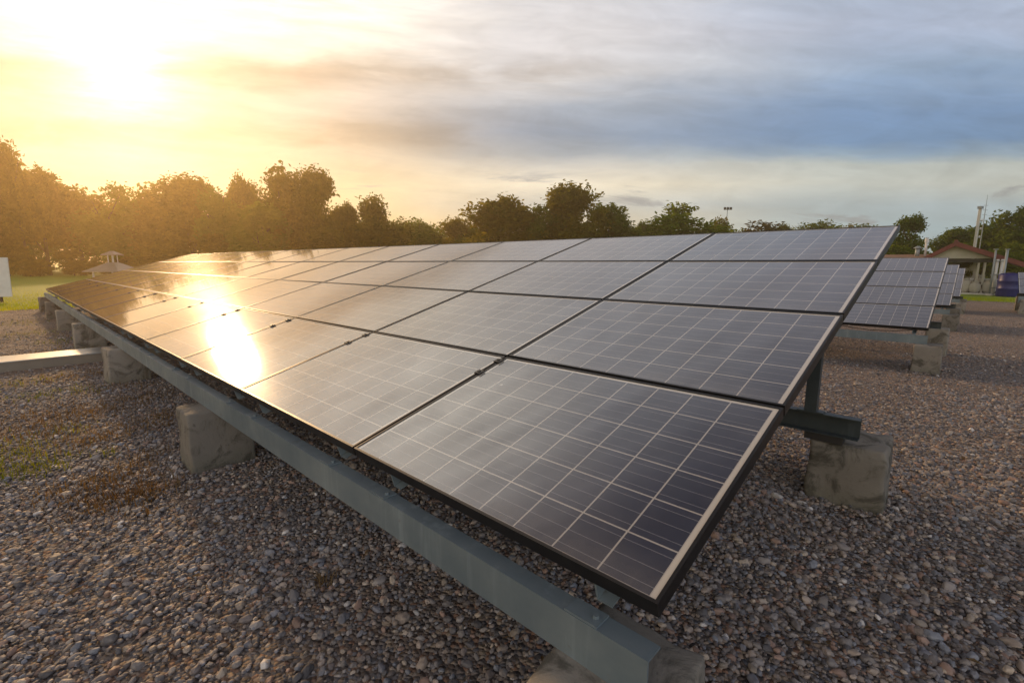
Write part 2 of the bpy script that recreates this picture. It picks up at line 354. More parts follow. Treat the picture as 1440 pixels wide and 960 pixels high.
# ------------------------------------------------------------------ builders
class MB:
    def __init__(s): s.v = []; s.f = []
    def box(s, x0, x1, y0, y1, z0, z1):
        b = len(s.v)
        s.v += [(x, y, z) for z in (z0, z1) for y in (y0, y1) for x in (x0, x1)]
        s.f += [tuple(b+i for i in q) for q in ((0, 2, 3, 1), (4, 5, 7, 6), (0, 1, 5, 4), (1, 3, 7, 5), (3, 2, 6, 7), (2, 0, 4, 6))]
        return s
    def prism(s, prof, axis, a0, a1):
        """profile of (u,v) extruded along axis 0 (u=y,v=z) or axis 1 (u=x,v=z)"""
        b = len(s.v); n = len(prof)
        for a in (a0, a1):
            for (u, v) in prof: s.v.append((a, u, v) if axis == 0 else (u, a, v))
        s.f.append(tuple(b+i for i in range(n))); s.f.append(tuple(b+n+i for i in reversed(range(n))))
        for i in range(n):
            j = (i+1) % n; s.f.append((b+i, b+n+i, b+n+j, b+j))
        return s
    def tube(s, pts, rad, seg=8, caps=True):
        pts = [Vector(p) for p in pts]; rad = rad if isinstance(rad, (list, tuple)) else [rad]*len(pts)
        b = len(s.v)
        for i, p in enumerate(pts):
            d = (pts[min(i+1, len(pts)-1)] - pts[max(i-1, 0)]).normalized()
            a = d.orthogonal().normalized() if abs(d.z) < 0.95 else Vector((1, 0, 0))
            a = (a - d*a.dot(d)).normalized(); c = d.cross(a)
            for k in range(seg):
                th = 2*math.pi*k/seg; s.v.append(tuple(p + (a*math.cos(th)+c*math.sin(th))*rad[i]))
        for i in range(len(pts)-1):
            for k in range(seg):
                k2 = (k+1) % seg
                s.f.append((b+i*seg+k, b+i*seg+k2, b+(i+1)*seg+k2, b+(i+1)*seg+k))
        if caps:
            s.f.append(tuple(b+k for k in reversed(range(seg)))); s.f.append(tuple(b+(len(pts)-1)*seg+k for k in range(seg)))
        return s
    def mesh(s, name):
        me = bpy.data.meshes.new(name); me.from_pydata(s.v, [], s.f); me.update()
        bm = bmesh.new(); bm.from_mesh(me); bmesh.ops.recalc_face_normals(bm, faces=bm.faces); bm.to_mesh(me); bm.free()
        return me
    def build(s, name, mat, parent=None, loc=(0, 0, 0), rot=(0, 0, 0), smooth=False, bevel=0):
        me = s.mesh(name); me.materials.append(mat)
        if smooth: me.shade_smooth()
        o = link(name, me, parent, loc, rot)
        if bevel:
            md = o.modifiers.new('bevel', 'BEVEL'); md.width = bevel; md.segments = 2; md.limit_method = 'ANGLE'
        return o
def link(name, data, parent=None, loc=(0, 0, 0), rot=(0, 0, 0)):
    o = bpy.data.objects.new(name, data); COL.objects.link(o)
    o.parent = parent; o.location = loc; o.rotation_euler = rot
    return o
def tag(o, label=None, cat=None, group=None, kind=None):
    if label: o['label'] = label
    if cat: o['category'] = cat
    if group: o['group'] = group
    if kind: o['kind'] = kind
    return o
def thing(name, label, cat, loc=(0, 0, 0), rz=0.0, group=None):
    return tag(link(name, None, None, loc, (0, 0, rz)), label, cat, group)

# ------------------------------------------------------------------ ground
GP = ((-1000.0, 0.0), (3.7, 0.0), (9.4, -0.185), (38.0, -0.80), (1000.0, -0.80))
def gz(y):
    return float(np.interp(y, [p[0] for p in GP], [p[1] for p in GP]))
def gza(y):
    return np.interp(y, [p[0] for p in GP], [p[1] for p in GP])
YS = [-180, -60, -20, -6, 0.0, 0.95, 3.7, 9.4, 14, 20, 26, 32, 38, 44, 52, 70, 110, 180]
def sheet(name, xs, ys, off, mat):
    v = [(x, y, gz(y)+off) for y in ys for x in xs]; n = len(xs)
    f = [(j*n+i, j*n+i+1, (j+1)*n+i+1, (j+1)*n+i) for j in range(len(ys)-1) for i in range(n-1)]
    me = bpy.data.meshes.new(name); me.from_pydata(v, [], f); me.materials.append(mat); me.update()
    return tag(link(name, me), kind='structure')
sheet('ground', [-180, -120, -60, -20, 0, 20, 60, 180], YS, -0.004, M['lawn'])
GX0, GX1, GY0, GY1 = -21.3, 26.0, -16.0, 39.5
sheet('gravel', [GX0, -14, -7, 0, 8, GX1], [-16, -6, 0, 0.95, 3.7, 9.4, 14, 20, 26, 32, 38, GY1], 0.0, M['gravel'])

# loose stones lying on the gravel bed
def pebbles():
    rng = np.random.default_rng(5)
    rings = [(0.0, 3.2, 2600), (3.2, 4.8, 2600), (4.8, 8.0, 1900), (8.0, 14.0, 620), (14.0, 24.0, 140)]
    pts = []
    for r0, r1, dens in rings:
        half = R(180) if r0 == 0 else R(74); n = int(half*(r1*r1-r0*r0)*dens)
        th = rng.uniform(-half, half, n); rr = np.sqrt(rng.uniform(r0*r0, r1*r1, n))
        base = math.atan2(FWD.y, FWD.x)
        pts.append(np.stack([rr*np.cos(base+th), rr*np.sin(base+th)], 1))
    for bx_, by_ in ((-0.5, 0.975), (-3.9, 0.975), (-7.46, 0.975), (-10.9, 0.975), (-0.435, 3.53), (-0.37, 9.45)):
        k = 330; e_ = rng.integers(0, 4, k); u_ = rng.uniform(-1, 1, k); off = np.abs(rng.normal(0, 0.035, k))
        hx, hy = 0.19, 0.22
        qx = np.where(e_ < 2, np.where(e_ == 0, -hx-off, hx+off), u_*hx*1.15); qy = np.where(e_ < 2, u_*hy*1.15, np.where(e_ == 2, -hy-off, hy+off))
        pts.append(np.stack([bx_+qx, by_+qy], 1))
    nbank = 6*330
    p = np.concatenate(pts); bank = np.zeros(len(p), bool); bank[-nbank:] = True
    bank = bank[(p[:, 0] > GX0+0.05) & (p[:, 0] < GX1) & (p[:, 1] > GY0)]
    p = p[(p[:, 0] > GX0+0.05) & (p[:, 0] < GX1) & (p[:, 1] > GY0)]
    n = len(p)
    size = rng.lognormal(math.log(0.0078), 0.42, n).clip(0.0035, 0.026)
    # thin the stones where soil shows through
    far = np.clip((-p[:, 0]-3.2)/4.8, 0, 1)*np.clip((1.5-p[:, 1])/2, 0, 1)
    nz = np.array([mnoise.fractal(Vector((a*0.9, b*0.6, 3.1)), 0.8, 2.0, 4) for a, b in p])
    n2 = np.array([mnoise.fractal(Vector((a*0.55, b*0.55, 9.7)), 0.8, 2.0, 4) for a, b in p])
    keep = rng.uniform(0, 1, n) > np.maximum(far*np.clip(0.35+nz*1.2, 0.1, 0.85), np.clip(0.12+n2*0.9, 0.0, 0.6))
    keep |= bank
    p, size, nz, bank = p[keep], size[keep], nz[keep], bank[keep]; n = len(p)
    z = gza(p[:, 1]) + rng.uniform(-0.002, 0.010, n) + bank*np.abs(rng.normal(0, 0.012, n))
    me = bpy.data.meshes.new('loose_pebbles'); me.vertices.add(n)
    me.vertices.foreach_set('co', np.stack([p[:, 0], p[:, 1], z], 1).astype(np.float32).ravel())
    def attr(nm, typ, key, arr):
        a = me.attributes.new(nm, typ, 'POINT'); a.data.foreach_set(key, arr.astype(np.float32).ravel())
    sc3 = np.stack([size*rng.uniform(0.95, 1.5, n), size*rng.uniform(0.75, 1.05, n), size*rng.uniform(0.5, 0.85, n)], 1)
    attr('psize', 'FLOAT_VECTOR', 'vector', sc3)
    attr('prot', 'FLOAT_VECTOR', 'vector', np.stack([rng.normal(0, 0.28, n), rng.normal(0, 0.28, n), rng.uniform(0, 6.283, n)], 1))
    attr('tint', 'FLOAT', 'value', rng.uniform(0, 1, n))
    me.materials.append(M['pebble'])
    o = link('gravel_pebbles', me)
    tag(o, kind='stuff'); tag(o, 'loose multicoloured river pebbles covering the ground around the panels', 'gravel')
    ng = bpy.data.node_groups.new('scatter_pebbles', 'GeometryNodeTree')
    ng.interface.new_socket('Geometry', in_out='INPUT', socket_type='NodeSocketGeometry')
    ng.interface.new_socket('Geometry', in_out='OUTPUT', socket_type='NodeSocketGeometry')
    N = ng.nodes; L = ng.links
    gi = N.new('NodeGroupInput'); go = N.new('NodeGroupOutput')
    parts = []
    for k, sd_ in enumerate((0.0, 5.3, 11.9)):
        ico = N.new('GeometryNodeMeshIcoSphere'); ico.inputs['Radius'].default_value = 1.0; ico.inputs['Subdivisions'].default_value = 3
        sp = N.new('GeometryNodeSetPosition'); nt = N.new('ShaderNodeTexNoise'); nt.inputs['Scale'].default_value = 1.1; nt.inputs['Detail'].default_value = 1.5
        ps = N.new('GeometryNodeInputPosition'); ad = N.new('ShaderNodeVectorMath'); ad.operation = 'ADD'; ad.inputs[1].default_value = (sd_, sd_*0.7, -sd_)
        L.new(ps.outputs[0], ad.inputs[0]); L.new(ad.outputs[0], nt.inputs['Vector'])
        sb = N.new('ShaderNodeVectorMath'); sb.operation = 'SUBTRACT'; sb.inputs[1].default_value = (0.5, 0.5, 0.5)
        ml = N.new('ShaderNodeVectorMath'); ml.operation = 'SCALE'; ml.inputs['Scale'].default_value = 1.1
        L.new(nt.outputs['Color'], sb.inputs[0]); L.new(sb.outputs[0], ml.inputs[0]); L.new(ml.outputs[0], sp.inputs['Offset'])
        L.new(ico.outputs['Mesh'], sp.inputs['Geometry'])
        sh = N.new('GeometryNodeSetShadeSmooth'); L.new(sp.outputs[0], sh.inputs[0])
        sm = N.new('GeometryNodeSetMaterial'); sm.inputs['Material'].default_value = M['pebble']; L.new(sh.outputs[0], sm.inputs[0])
        gti = N.new('GeometryNodeGeometryToInstance'); L.new(sm.outputs[0], gti.inputs[0]); parts.append(gti)
    jn = N.new('GeometryNodeJoinGeometry')
    for q in parts: L.new(q.outputs[0], jn.inputs[0])
    iop = N.new('GeometryNodeInstanceOnPoints'); iop.inputs['Pick Instance'].default_value = True
    L.new(gi.outputs[0], iop.inputs['Points']); L.new(jn.outputs[0], iop.inputs['Instance'])
    ridx = N.new('FunctionNodeRandomValue'); ridx.data_type = 'INT'
    ii = [s_ for s_ in ridx.inputs if s_.type == 'INT' and s_.name in ('Min', 'Max')]
    ii[0].default_value = 0; ii[1].default_value = 2
    ro = [s_ for s_ in ridx.outputs if s_.type == 'INT'][0]
    L.new(ro, iop.inputs['Instance Index'])
    def named(nm, typ):
        a = N.new('GeometryNodeInputNamedAttribute'); a.data_type = typ; a.inputs['Name'].default_value = nm
        return a.outputs['Attribute']
    e2r = N.new('FunctionNodeEulerToRotation'); L.new(named('prot', 'FLOAT_VECTOR'), e2r.inputs[0])
    L.new(e2r.outputs[0], iop.inputs['Rotation']); L.new(named('psize', 'FLOAT_VECTOR'), iop.inputs['Scale'])
    L.new(iop.outputs[0], go.inputs[0])
    md = o.modifiers.new('scatter', 'NODES'); md.node_group = ng
pebbles()

# ------------------------------------------------------------------ solar tables
TILT = R(15.48); CT, ST = math.cos(TILT), math.sin(TILT)
NEAR, FRONT, EDGE = 0.4410, 0.9560, EYE-0.7870        # near end (along), lower edge (up the slope), its height
Wx, Wy = PL-GAPX, PW-GAPY
LIP = 0.010
def frame_mesh():
    m = MB(); t, zt = -TH, 0.0035
    m.box(-Wx, 0, 0, LIP, t, zt); m.box(-Wx, 0, Wy-LIP, Wy, t, zt)
    m.box(-Wx, -Wx+LIP, LIP, Wy-LIP, t, zt); m.box(-LIP, 0, LIP, Wy-LIP, t, zt)
    m.box(-Wx+LIP, -LIP, LIP, LIP+0.02, t, t+0.002); m.box(-Wx+LIP, -LIP, Wy-LIP-0.02, Wy-LIP, t, t+0.002)
    me = m.mesh('panel_frame'); me.materials.append(M['frame']); return me
def glass_mesh():
    m = MB(); m.box(-Wx+LIP, -LIP, LIP, Wy-LIP, -0.006, 0.0)
    me = m.mesh('cell_glass'); me.materials.append(M['cells']); return me
FRAME_ME, GLASS_ME = frame_mesh(), glass_mesh()
clm = MB(); clm.box(-0.022, 0.022, -0.020, 0.020, 0.0035, 0.009); clm.box(-0.007, 0.007, -0.02, 0.02, -0.03, 0.0035); clm.box(-0.006, 0.006, -0.006, 0.006, 0.009, 0.013)
CLAMP_ME = clm.mesh('clamp'); CLAMP_ME.materials.append(M['clamp'])
def up(i, j, n=0.0):      # point on the panel plane, local to the table
    return Vector((-i*PL, j*PW*CT - n*ST, j*PW*ST + n*CT))
RAILS = [0.135, 0.82]      # rails under each panel, as fractions of its length
BTOP, BBOT = 1.45-0.897, 1.45-1.021
FB, RB = 0.916-FRONT, 3.30-FRONT

def solar_table(label, x, y, base, ncol, nrow=4, clamps=False, lift=0.0):
    """base = height of the lower edge's ground; local origin at the table's near lower corner on the ground"""
    t = thing('solar_table', label, 'solar panels', (x, y, base), 0, 'rows of tilted solar panels')
    e = EDGE+lift
    rnd = random.Random(int(y*10))
    for i in range(ncol):
        for j in range(nrow):
            p = up(i, j)
            jit = R(rnd.uniform(-0.10, 0.10))
            f = link('solar_panel', FRAME_ME, t, (p.x-GAPX/2, p.y+GAPY/2*CT, p.z+GAPY/2*ST+e), (TILT+jit, R(rnd.uniform(-0.10, 0.10)), 0))
            link('glass', GLASS_ME, f)
        if clamps and i > 0:
            for jj in (0.78, 0.93):
                p = up(i, jj); link('clamp', CLAMP_ME, t, (p.x, p.y, p.z+e), (TILT, 0, 0))
    L = ncol*PL
    bt, bb = BTOP+lift, BBOT
    # front beam: channel with its web to the front
    def channel(y0, open_front, d=0.062, tk=0.006):
        m = MB(); yw = (y0+d-tk, y0+d) if open_front else (y0, y0+tk)
        yf = (y0, y0+d-tk) if open_front else (y0+tk, y0+d)
        m.box(-L, 0.0, yw[0], yw[1], bb, bt)
        m.box(-L, 0.0, yf[0], yf[1], bt-tk, bt); m.box(-L, 0.0, yf[0], yf[1], bb, bb+tk)
        return m
    m = channel(FB, False)
    fbm = m.build('front_beam', M['steel'], t)
    st = MB(); st.box(-0.05, 0.05, FB+0.002, FB+0.06, bt+0.0005, bt+0.006)
    st.tube([(0.03, FB+0.03, bt+0.006), (0.03, FB+0.03, bt+0.015)], 0.009, 6)
    sme = st.mesh('rail_foot'); sme.materials.append(M['steel'])
    m = channel(RB, True); 
    for k in range(len(m.v)): m.v[k] = (m.v[k][0]+0.062, m.v[k][1], m.v[k][2])
    rbm = m.build('rear_beam', M['dark_steel'], t)
    pk = MB(); pk.box(-0.10, 0.10, RB+0.01, RB+0.10, 0.384, bb); pkm = pk.mesh('packing_piece'); pkm.materials.append(M['dark'])
    if not lift and base == 0.0:
        for a_ in (0.0, 3.46, 7.02): link('packing_piece', pkm, t, (-a_-0.11, 0, 0))
    cb = MB(); cb.tube([(-PL*0.135, 0.10, e-0.05), (-PL*0.30, 0.11, e-0.085), (-PL*0.5, 0.12, e-0.10), (-PL*0.68, 0.11, e-0.08), (-PL*0.82, 0.10, e-0.05)], 0.006, 6)
    cbm = cb.mesh('cable'); cbm.materials.append(M['clamp'])
    for i in range(min(ncol, 6)): link('cable', cbm, t, (-i*PL, 0, 0))
    # sloping rails with their feet and posts
    rail = MB(); s1 = nrow*PW-0.12
    rail.prism([(0.015*1, -TH-0.068), (s1, -TH-0.068), (s1, -TH-0.002), (0.015, -TH-0.002)], 0, -0.003, 0.003)
    rail.box(0.003, 0.045, 0.015, s1, -TH-0.006, -TH-0.002); rail.box(0.003, 0.045, 0.015, s1, -TH-0.068, -TH-0.063)
    rme = rail.mesh('rail'); rme.materials.append(M['steel'])
    pz = e + (RB+0.03)*math.tan(TILT) - (TH+0.068)/CT
    post = MB(); post.box(-0.032, 0.032, 0.0, 0.006, bt+0.006, pz+0.02); post.box(-0.032, -0.026, 0.006, 0.055, bt+0.006, pz+0.01); post.box(0.026, 0.032, 0.006, 0.055, bt+0.006, pz+0.01)
    post.box(-0.07, 0.07, -0.005, 0.06, bt, bt+0.006)
    pme = post.mesh('post'); pme.materials.append(M['dark_steel'])
    for i in range(ncol):
        for q in RAILS:
            xx = -(i+q)*PL
            link('rail', rme, t, (xx, 0, e), (TILT, 0, 0)); link('rail_foot', sme, t, (xx, 0, 0))
            link('post', pme, t, (xx, RB+0.002, 0))
    return t

def block_mesh(seed, sx=0.34, sy=0.42, h=0.43):
    rnd = random.Random(seed)
    bm = bmesh.new(); bmesh.ops.create_cube(bm, size=1.0)
    for v in bm.verts:
        v.co = Vector((v.co.x*sx*(1-0.05*(v.co.z > 0)), v.co.y*sy*(1-0.05*(v.co.z > 0)), (v.co.z+0.5)*(h+0.06)-0.06))
    bmesh.ops.bevel(bm, geom=list(bm.edges), offset=0.022, segments=3, affect='EDGES', profile=0.6)
    bmesh.ops.subdivide_edges(bm, edges=[e for e in bm.edges if e.calc_length() > 0.1], cuts=7, use_grid_fill=True)
    for v in bm.verts:
        q = v.co*6 + Vector((seed*3.1, seed*1.7, 0))
        d = mnoise.fractal(q, 0.9, 2.0, 5)*0.010
        near = (abs(v.co.x) > sx*0.40) + (abs(v.co.y) > sy*0.42) + (v.co.z > h*0.93)
        if near >= 2:
            chip = max(0.0, mnoise.noise(v.co*11+Vector((seed*2.3, 0, seed)))-0.12)*0.05
            v.co -= Vector((v.co.x/sx, v.co.y/sy, 0.5 if v.co.z > h*0.9 else 0))*chip
        if v.co.z < h-0.004: v.co += Vector((v.co.x, v.co.y, 0)).normalized()*d
        else: v.co.z += min(d, 0)*0.6
        v.co.z = min(v.co.z, h)
    me = bpy.data.meshes.new('concrete_block'); bm.to_mesh(me); bm.free(); me.materials.append(M['concrete']); me.shade_smooth()
    return me
BLOCKS = [block_mesh(k) for k in range(5)]
def block(label, x, y, base, rz=0.0, k=0, h=None):
    o = link('concrete_block', BLOCKS[k % 5], None, (x, y, base), (0, 0, rz))
    if h: o.scale.z = h
    return tag(o, label, 'concrete block', 'concrete footing blocks under the panel tables')

solar_table('large foreground table of glossy solar panels reflecting the low sun', -NEAR, FRONT, 0.0, 14, 4, True)
alongs = [0.55, 3.90, 7.46, 10.9, 14.2, 17.4, 20.0]
fl = ['concrete block under the cut end of the nearest grey beam, at the bottom edge',
      'pale upright concrete block in the gravel just left of the long front beam',
      'shaded concrete block under the front beam where the metal duct ends',
      'concrete block under the front beam just beyond the metal duct',
      'second concrete block under the front beam beyond the metal duct',
      'next to last concrete block at the far end of the front beam',
      'farthest small concrete block at the far lower corner of the big table']
for k, (a, lb) in enumerate(zip(alongs, fl)):
    block(lb, -a, 0.765+0.21, 0.0, random.Random(k).uniform(-0.05, 0.05), k)
block('dark stained concrete block under the rear beam, alone in the right gravel', -0.435, 3.53, 0.0, 0.04, 2, 0.385/0.43).scale.x = 1.2
for k, a in enumerate((3.9, 7.46)):
    block('concrete block under the rear beam, in the shade behind the big table', -a, 3.53, 0.0, 0.02, k, 0.385/0.43)

rows = [(9.42, 0.39, 'second solar table, seen past the right end of the big one'),
        (17.4, 0.35, 'third solar table, narrow strip behind the second one'),
        (25.8, 0.28, 'farthest table of the right hand file, thin sliver before the shed')]
bl = [('squat mossy concrete block under the front beam of the second table', 'dark concrete block under the rear beam of the second table'),
      ('black shaded concrete block under the front beam of the third table', 'dark concrete block under the rear beam of the third table'),
      ('tiny concrete block under the front of the farthest table', 'tiny concrete block under the back of the farthest table')]
for (y, a, lb), (l1, l2) in zip(rows, bl):
    b = gz(y)
    solar_table(lb, -a, y, b, 3)
    block(l1, -a+0.02, y+0.03, b, 0.03, 1)
    yr = y+RB+0.17; block(l2, -a+0.02, yr, gz(yr), 0.0, 3, (b+0.43-gz(yr))/0.43)
b28 = gz(28.0)
solar_table('pale solar table cut off by the right edge, beside the blue tank', 1.40+4*PL, 28.0, b28, 4, 3, False, 0.14)
for k, (xx, lb) in enumerate(((1.62, 'concrete block under the cut off table at the right edge'),)):
    block(lb, xx, 28.05, b28, 0, k, 0.57/0.43)
yr = 28+RB+0.17
block('rear concrete block under the cut off table at the right edge', 1.62, yr, gz(yr), 0, 2, (b28+0.57-gz(yr))/0.43)

# flat metal duct on the gravel, running under the table
d = thing('metal_duct', 'flat bright metal cable duct crossing the gravel to the big table', 'cable duct', (-9.55, 0, 0), R(-2.0))
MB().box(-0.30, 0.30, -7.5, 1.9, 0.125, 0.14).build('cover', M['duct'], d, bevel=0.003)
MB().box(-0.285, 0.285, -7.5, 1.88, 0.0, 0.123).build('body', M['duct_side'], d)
lp = MB()
for k in range(5): lp.box(-0.305, 0.305, -6.4+k*1.9, -6.36+k*1.9, 0.1405, 0.145)
lp.build('joint_strip', M['duct'], d)

# white board at the edge of the lawn
c = at_fwd(-20, 420, 17.5); c.z = 0
d = thing('white_board', 'white board on a dark post at the edge of the lawn', 'board', (c.x, c.y, 0), camo.rotation_euler.z+R(20))
MB().box(-0.75, 0.75, -0.02, 0.02, 0.20, 1.62).build('board', M['white'], d, rot=(R(-4), 0, 0), bevel=0.01)
for s_ in (-0.6, 0.35): MB().box(s_-0.04, s_+0.04, 0.11, 0.19, -0.05, 1.4).build('post', M['dark'], d)

# ------------------------------------------------------------------ trees and shrubs
def crown_mesh(seed, lobes, nleaf, size, mat, zsq=0.8, flat=0.0):
    """many small leaf sprays spread through uneven lobes; unit crown: radius about 1, height 0..2"""
    rng = np.random.default_rng(seed)
    L = []
    for k in range(lobes):
        th = rng.uniform(0, 2*math.pi); h = rng.uniform(0.12, 1.0); w_ = (1-(abs(h-0.45)/0.62)**2)
        rr = rng.uniform(0.25, 0.75)*max(w_, 0.15)
        L.append((rr*math.cos(th), rr*math.sin(th), 0.25+h*1.45, rng.uniform(0.24, 0.44)))
    L.append((0, 0, 0.95, 0.5))
    L = np.array(L); wts = L[:, 3]**2; wts /= wts.sum()
    idx = rng.choice(len(L), nleaf, p=wts)
    dirs = rng.normal(0, 1, (nleaf, 3)); dirs /= np.linalg.norm(dirs, axis=1)[:, None]
    rad = rng.uniform(0, 1, nleaf)**0.38*(1+rng.normal(0, 0.10, nleaf))
    c = L[idx, :3] + dirs*(rad*L[idx, 3])[:, None]*np.array([1, 1, zsq])
    # clumping: pull leaves towards twig ends
    ncl = nleaf//9; cl = c[rng.choice(nleaf, ncl)]
    own = rng.integers(0, ncl, nleaf)
    pull = rng.uniform(0, 1, nleaf) < 0.75
    c[pull] = cl[own[pull]] + rng.normal(0, 0.055, (pull.sum(), 3))
    a = rng.normal(0, 1, (nleaf, 3)); a[:, 2] *= 0.5; a /= np.linalg.norm(a, axis=1)[:, None]
    nrm = rng.normal(0, 1, (nleaf, 3)) + np.array([0, 0, 0.6]); b = np.cross(nrm, a); b /= np.linalg.norm(b, axis=1)[:, None]+1e-9
    s = size*rng.uniform(0.6, 1.35, nleaf)[:, None]
    p0 = c-a*s; p1 = c+b*s*0.45-a*s*0.1; p2 = c+a*s; p3 = c-b*s*0.45+a*s*0.1
    V = np.stack([p0, p1, p2, p3], 1).reshape(-1, 3).astype(np.float32)
    me = bpy.data.meshes.new('crown'); me.vertices.add(len(V)); me.vertices.foreach_set('co', V.ravel())
    me.loops.add(nleaf*4); me.loops.foreach_set('vertex_index', np.arange(nleaf*4, dtype=np.int32))
    me.polygons.add(nleaf); me.polygons.foreach_set('loop_start', np.arange(0, nleaf*4, 4, dtype=np.int32))
    me.update(calc_edges=True); me.validate(); me.materials.append(mat)
    return me
def trunk_mesh(seed):
    rnd = random.Random(seed); m = MB()
    bend = [Vector((rnd.uniform(-.06, .06)*k, rnd.uniform(-.06, .06)*k, 0)) for k in range(6)]
    pts = [Vector((0, 0, -0.05)), Vector((0, 0, 0.3))+bend[1], Vector((0, 0, 0.75))+bend[2], Vector((0, 0, 1.25))+bend[3], Vector((0, 0, 1.8))+bend[4]]
    m.tube(pts, [0.085, 0.06, 0.045, 0.026, 0.008], 8)
    for k in range(8):
        p = pts[1].lerp(pts[3], rnd.uniform(0.1, 1)); th = rnd.uniform(0, 6.28); l = rnd.uniform(0.4, 0.75)
        q = p+Vector((math.cos(th)*l*0.55, math.sin(th)*l*0.55, l*0.4)); q2 = p+Vector((math.cos(th+.2)*l, math.sin(th+.2)*l, l*0.75))
        m.tube([p, q, q2], [0.032, 0.018, 0.006], 6)
    me = m.mesh('trunk'); me.materials.append(M['bark']); me.shade_smooth(); return me
CROWNS = {}
def crown(kind, k):
    key = (kind, k)
    if key not in CROWNS:
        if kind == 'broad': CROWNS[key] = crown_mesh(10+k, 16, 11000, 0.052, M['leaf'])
        elif kind == 'bright': CROWNS[key] = crown_mesh(30+k, 14, 9000, 0.05, M['leaf_bright'])
        elif kind == 'dark': CROWNS[key] = crown_mesh(50+k, 14, 9000, 0.05, M['leaf_dark'])
        elif kind == 'brown': CROWNS[key] = crown_mesh(70+k, 12, 2600, 0.05, M['leaf_brown'])
        elif kind == 'shrub': CROWNS[key] = crown_mesh(90+k, 12, 7000, 0.055, M['leaf'])
    return CROWNS[key]
TRUNKS = [trunk_mesh(k) for k in range(4)]
trnd = random.Random(3)
def tree(px, top, fwd, wpx, kind, k, label, group='trees along the edge of the field', name='broadleaf_tree', lowcut=0.0):
    q = at_fwd(px, top, fwd); g = gz(q.y); h = q.z-g
    rad = wpx*fwd/FPX/2
    t = thing(name, label, 'tree', (q.x, q.y, g), trnd.uniform(0, 6.28), group)
    cz = h*(0.10+lowcut)                         # bare trunk below the crown
    c = link('crown', crown(kind, k % 3), t, (0, 0, cz)); c.scale = (rad/0.95, rad/0.95, (h-cz)/1.93)
    tr = link('trunk', TRUNKS[k % 4], t); tr.scale = (rad*0.75, rad*0.75, h*0.50)
    return t
GL = 'sunlit trees along the far side of the lawn'
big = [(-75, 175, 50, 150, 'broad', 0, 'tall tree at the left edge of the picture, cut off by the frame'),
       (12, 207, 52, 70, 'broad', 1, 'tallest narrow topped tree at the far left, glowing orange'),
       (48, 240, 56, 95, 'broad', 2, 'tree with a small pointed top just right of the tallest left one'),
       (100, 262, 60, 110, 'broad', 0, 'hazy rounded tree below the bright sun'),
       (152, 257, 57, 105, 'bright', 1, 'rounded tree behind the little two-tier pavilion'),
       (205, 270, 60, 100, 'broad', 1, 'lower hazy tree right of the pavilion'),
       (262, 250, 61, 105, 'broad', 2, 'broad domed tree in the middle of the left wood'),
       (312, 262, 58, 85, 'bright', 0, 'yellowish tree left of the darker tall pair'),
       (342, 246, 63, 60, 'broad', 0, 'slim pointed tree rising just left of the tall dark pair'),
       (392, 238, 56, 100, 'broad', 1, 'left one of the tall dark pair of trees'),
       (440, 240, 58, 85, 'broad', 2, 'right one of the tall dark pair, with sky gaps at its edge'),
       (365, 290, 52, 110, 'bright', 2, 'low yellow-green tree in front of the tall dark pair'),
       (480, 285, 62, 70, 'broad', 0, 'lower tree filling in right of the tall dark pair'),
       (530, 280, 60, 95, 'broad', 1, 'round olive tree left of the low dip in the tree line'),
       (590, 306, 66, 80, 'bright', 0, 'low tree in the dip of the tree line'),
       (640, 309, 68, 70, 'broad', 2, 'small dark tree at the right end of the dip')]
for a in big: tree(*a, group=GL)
GM = 'trees behind the middle of the big solar table'
mid = [(703, 277, 58, 95, 'broad', 0, 'feathery dark tree rising behind the middle of the big table'),
       (757, 281, 60, 75, 'dark', 1, 'dark tree between the feathery one and the tallest middle one'),
       (803, 261, 58, 85, 'broad', 2, 'tallest tree behind the middle of the big table'),
       (862, 281, 60, 75, 'dark', 0, 'tree with a ragged edge just right of the tallest middle one'),
       (903, 318, 70, 45, 'bright', 0, 'small low bush-like tree in the gap before the bright green crown'),
       (962, 286, 55, 115, 'bright', 1, 'bright green spreading tree behind the top edge of the big table'),
       (1058, 302, 60, 95, 'brown', 0, 'sparse brownish tree with thin twigs against the sky'),
       (1100, 316, 80, 40, 'dark', 2, 'tiny dark tree top right of the sparse brownish one'),
       (1158, 304, 75, 75, 'dark', 1, 'small dark green crown over the table, fourth from its right corner'),
       (1215, 313, 85, 50, 'dark', 0, 'thin dark tree top near the upper right corner of the big table')]
for a in mid: tree(a[0], a[1], a[2], a[3]*1.28, *a[4:], group=GM)
for a in [(672, 316, 66, 70, 'bright', 1, 'low light green tree left of the feathery dark one'),
          (910, 312, 72, 70, 'dark', 2, 'low dark tree filling the gap left of the bright green crown'),
          (1012, 310, 70, 60, 'broad', 1, 'low tree between the bright green crown and the sparse brown one'),
          (1125, 319, 78, 55, 'bright', 0, 'low green tree between the two small dark crowns on the right'),
          (1190, 316, 82, 50, 'broad', 0, 'low tree top near the right end of the big table, second from the corner')]: tree(*a, group=GM)
GR = 'trees behind the shed on the right'
rt = [(1284, 301, 46, 70, 'dark', 2, 'round dark tree at the upper right corner of the big table'),
      (1346, 316, 52, 85, 'dark', 0, 'low dark tree right behind the shed roof'),
      (1412, 290, 46, 90, 'dark', 1, 'big dark tree right of the concrete pole'),
      (1462, 284, 44, 110, 'dark', 2, 'dark tree at the right edge of the picture'),
      (1258, 345, 44, 70, 'bright', 2, 'low bright green bush left of the shed roof'),
      (1432, 340, 42, 70, 'bright', 1, 'bright green bush behind the right eave of the shed'),
      (1385, 352, 54, 90, 'bright', 0, 'green bush seen through the open side of the shed')]
for a in rt: tree(*a, group=GR)
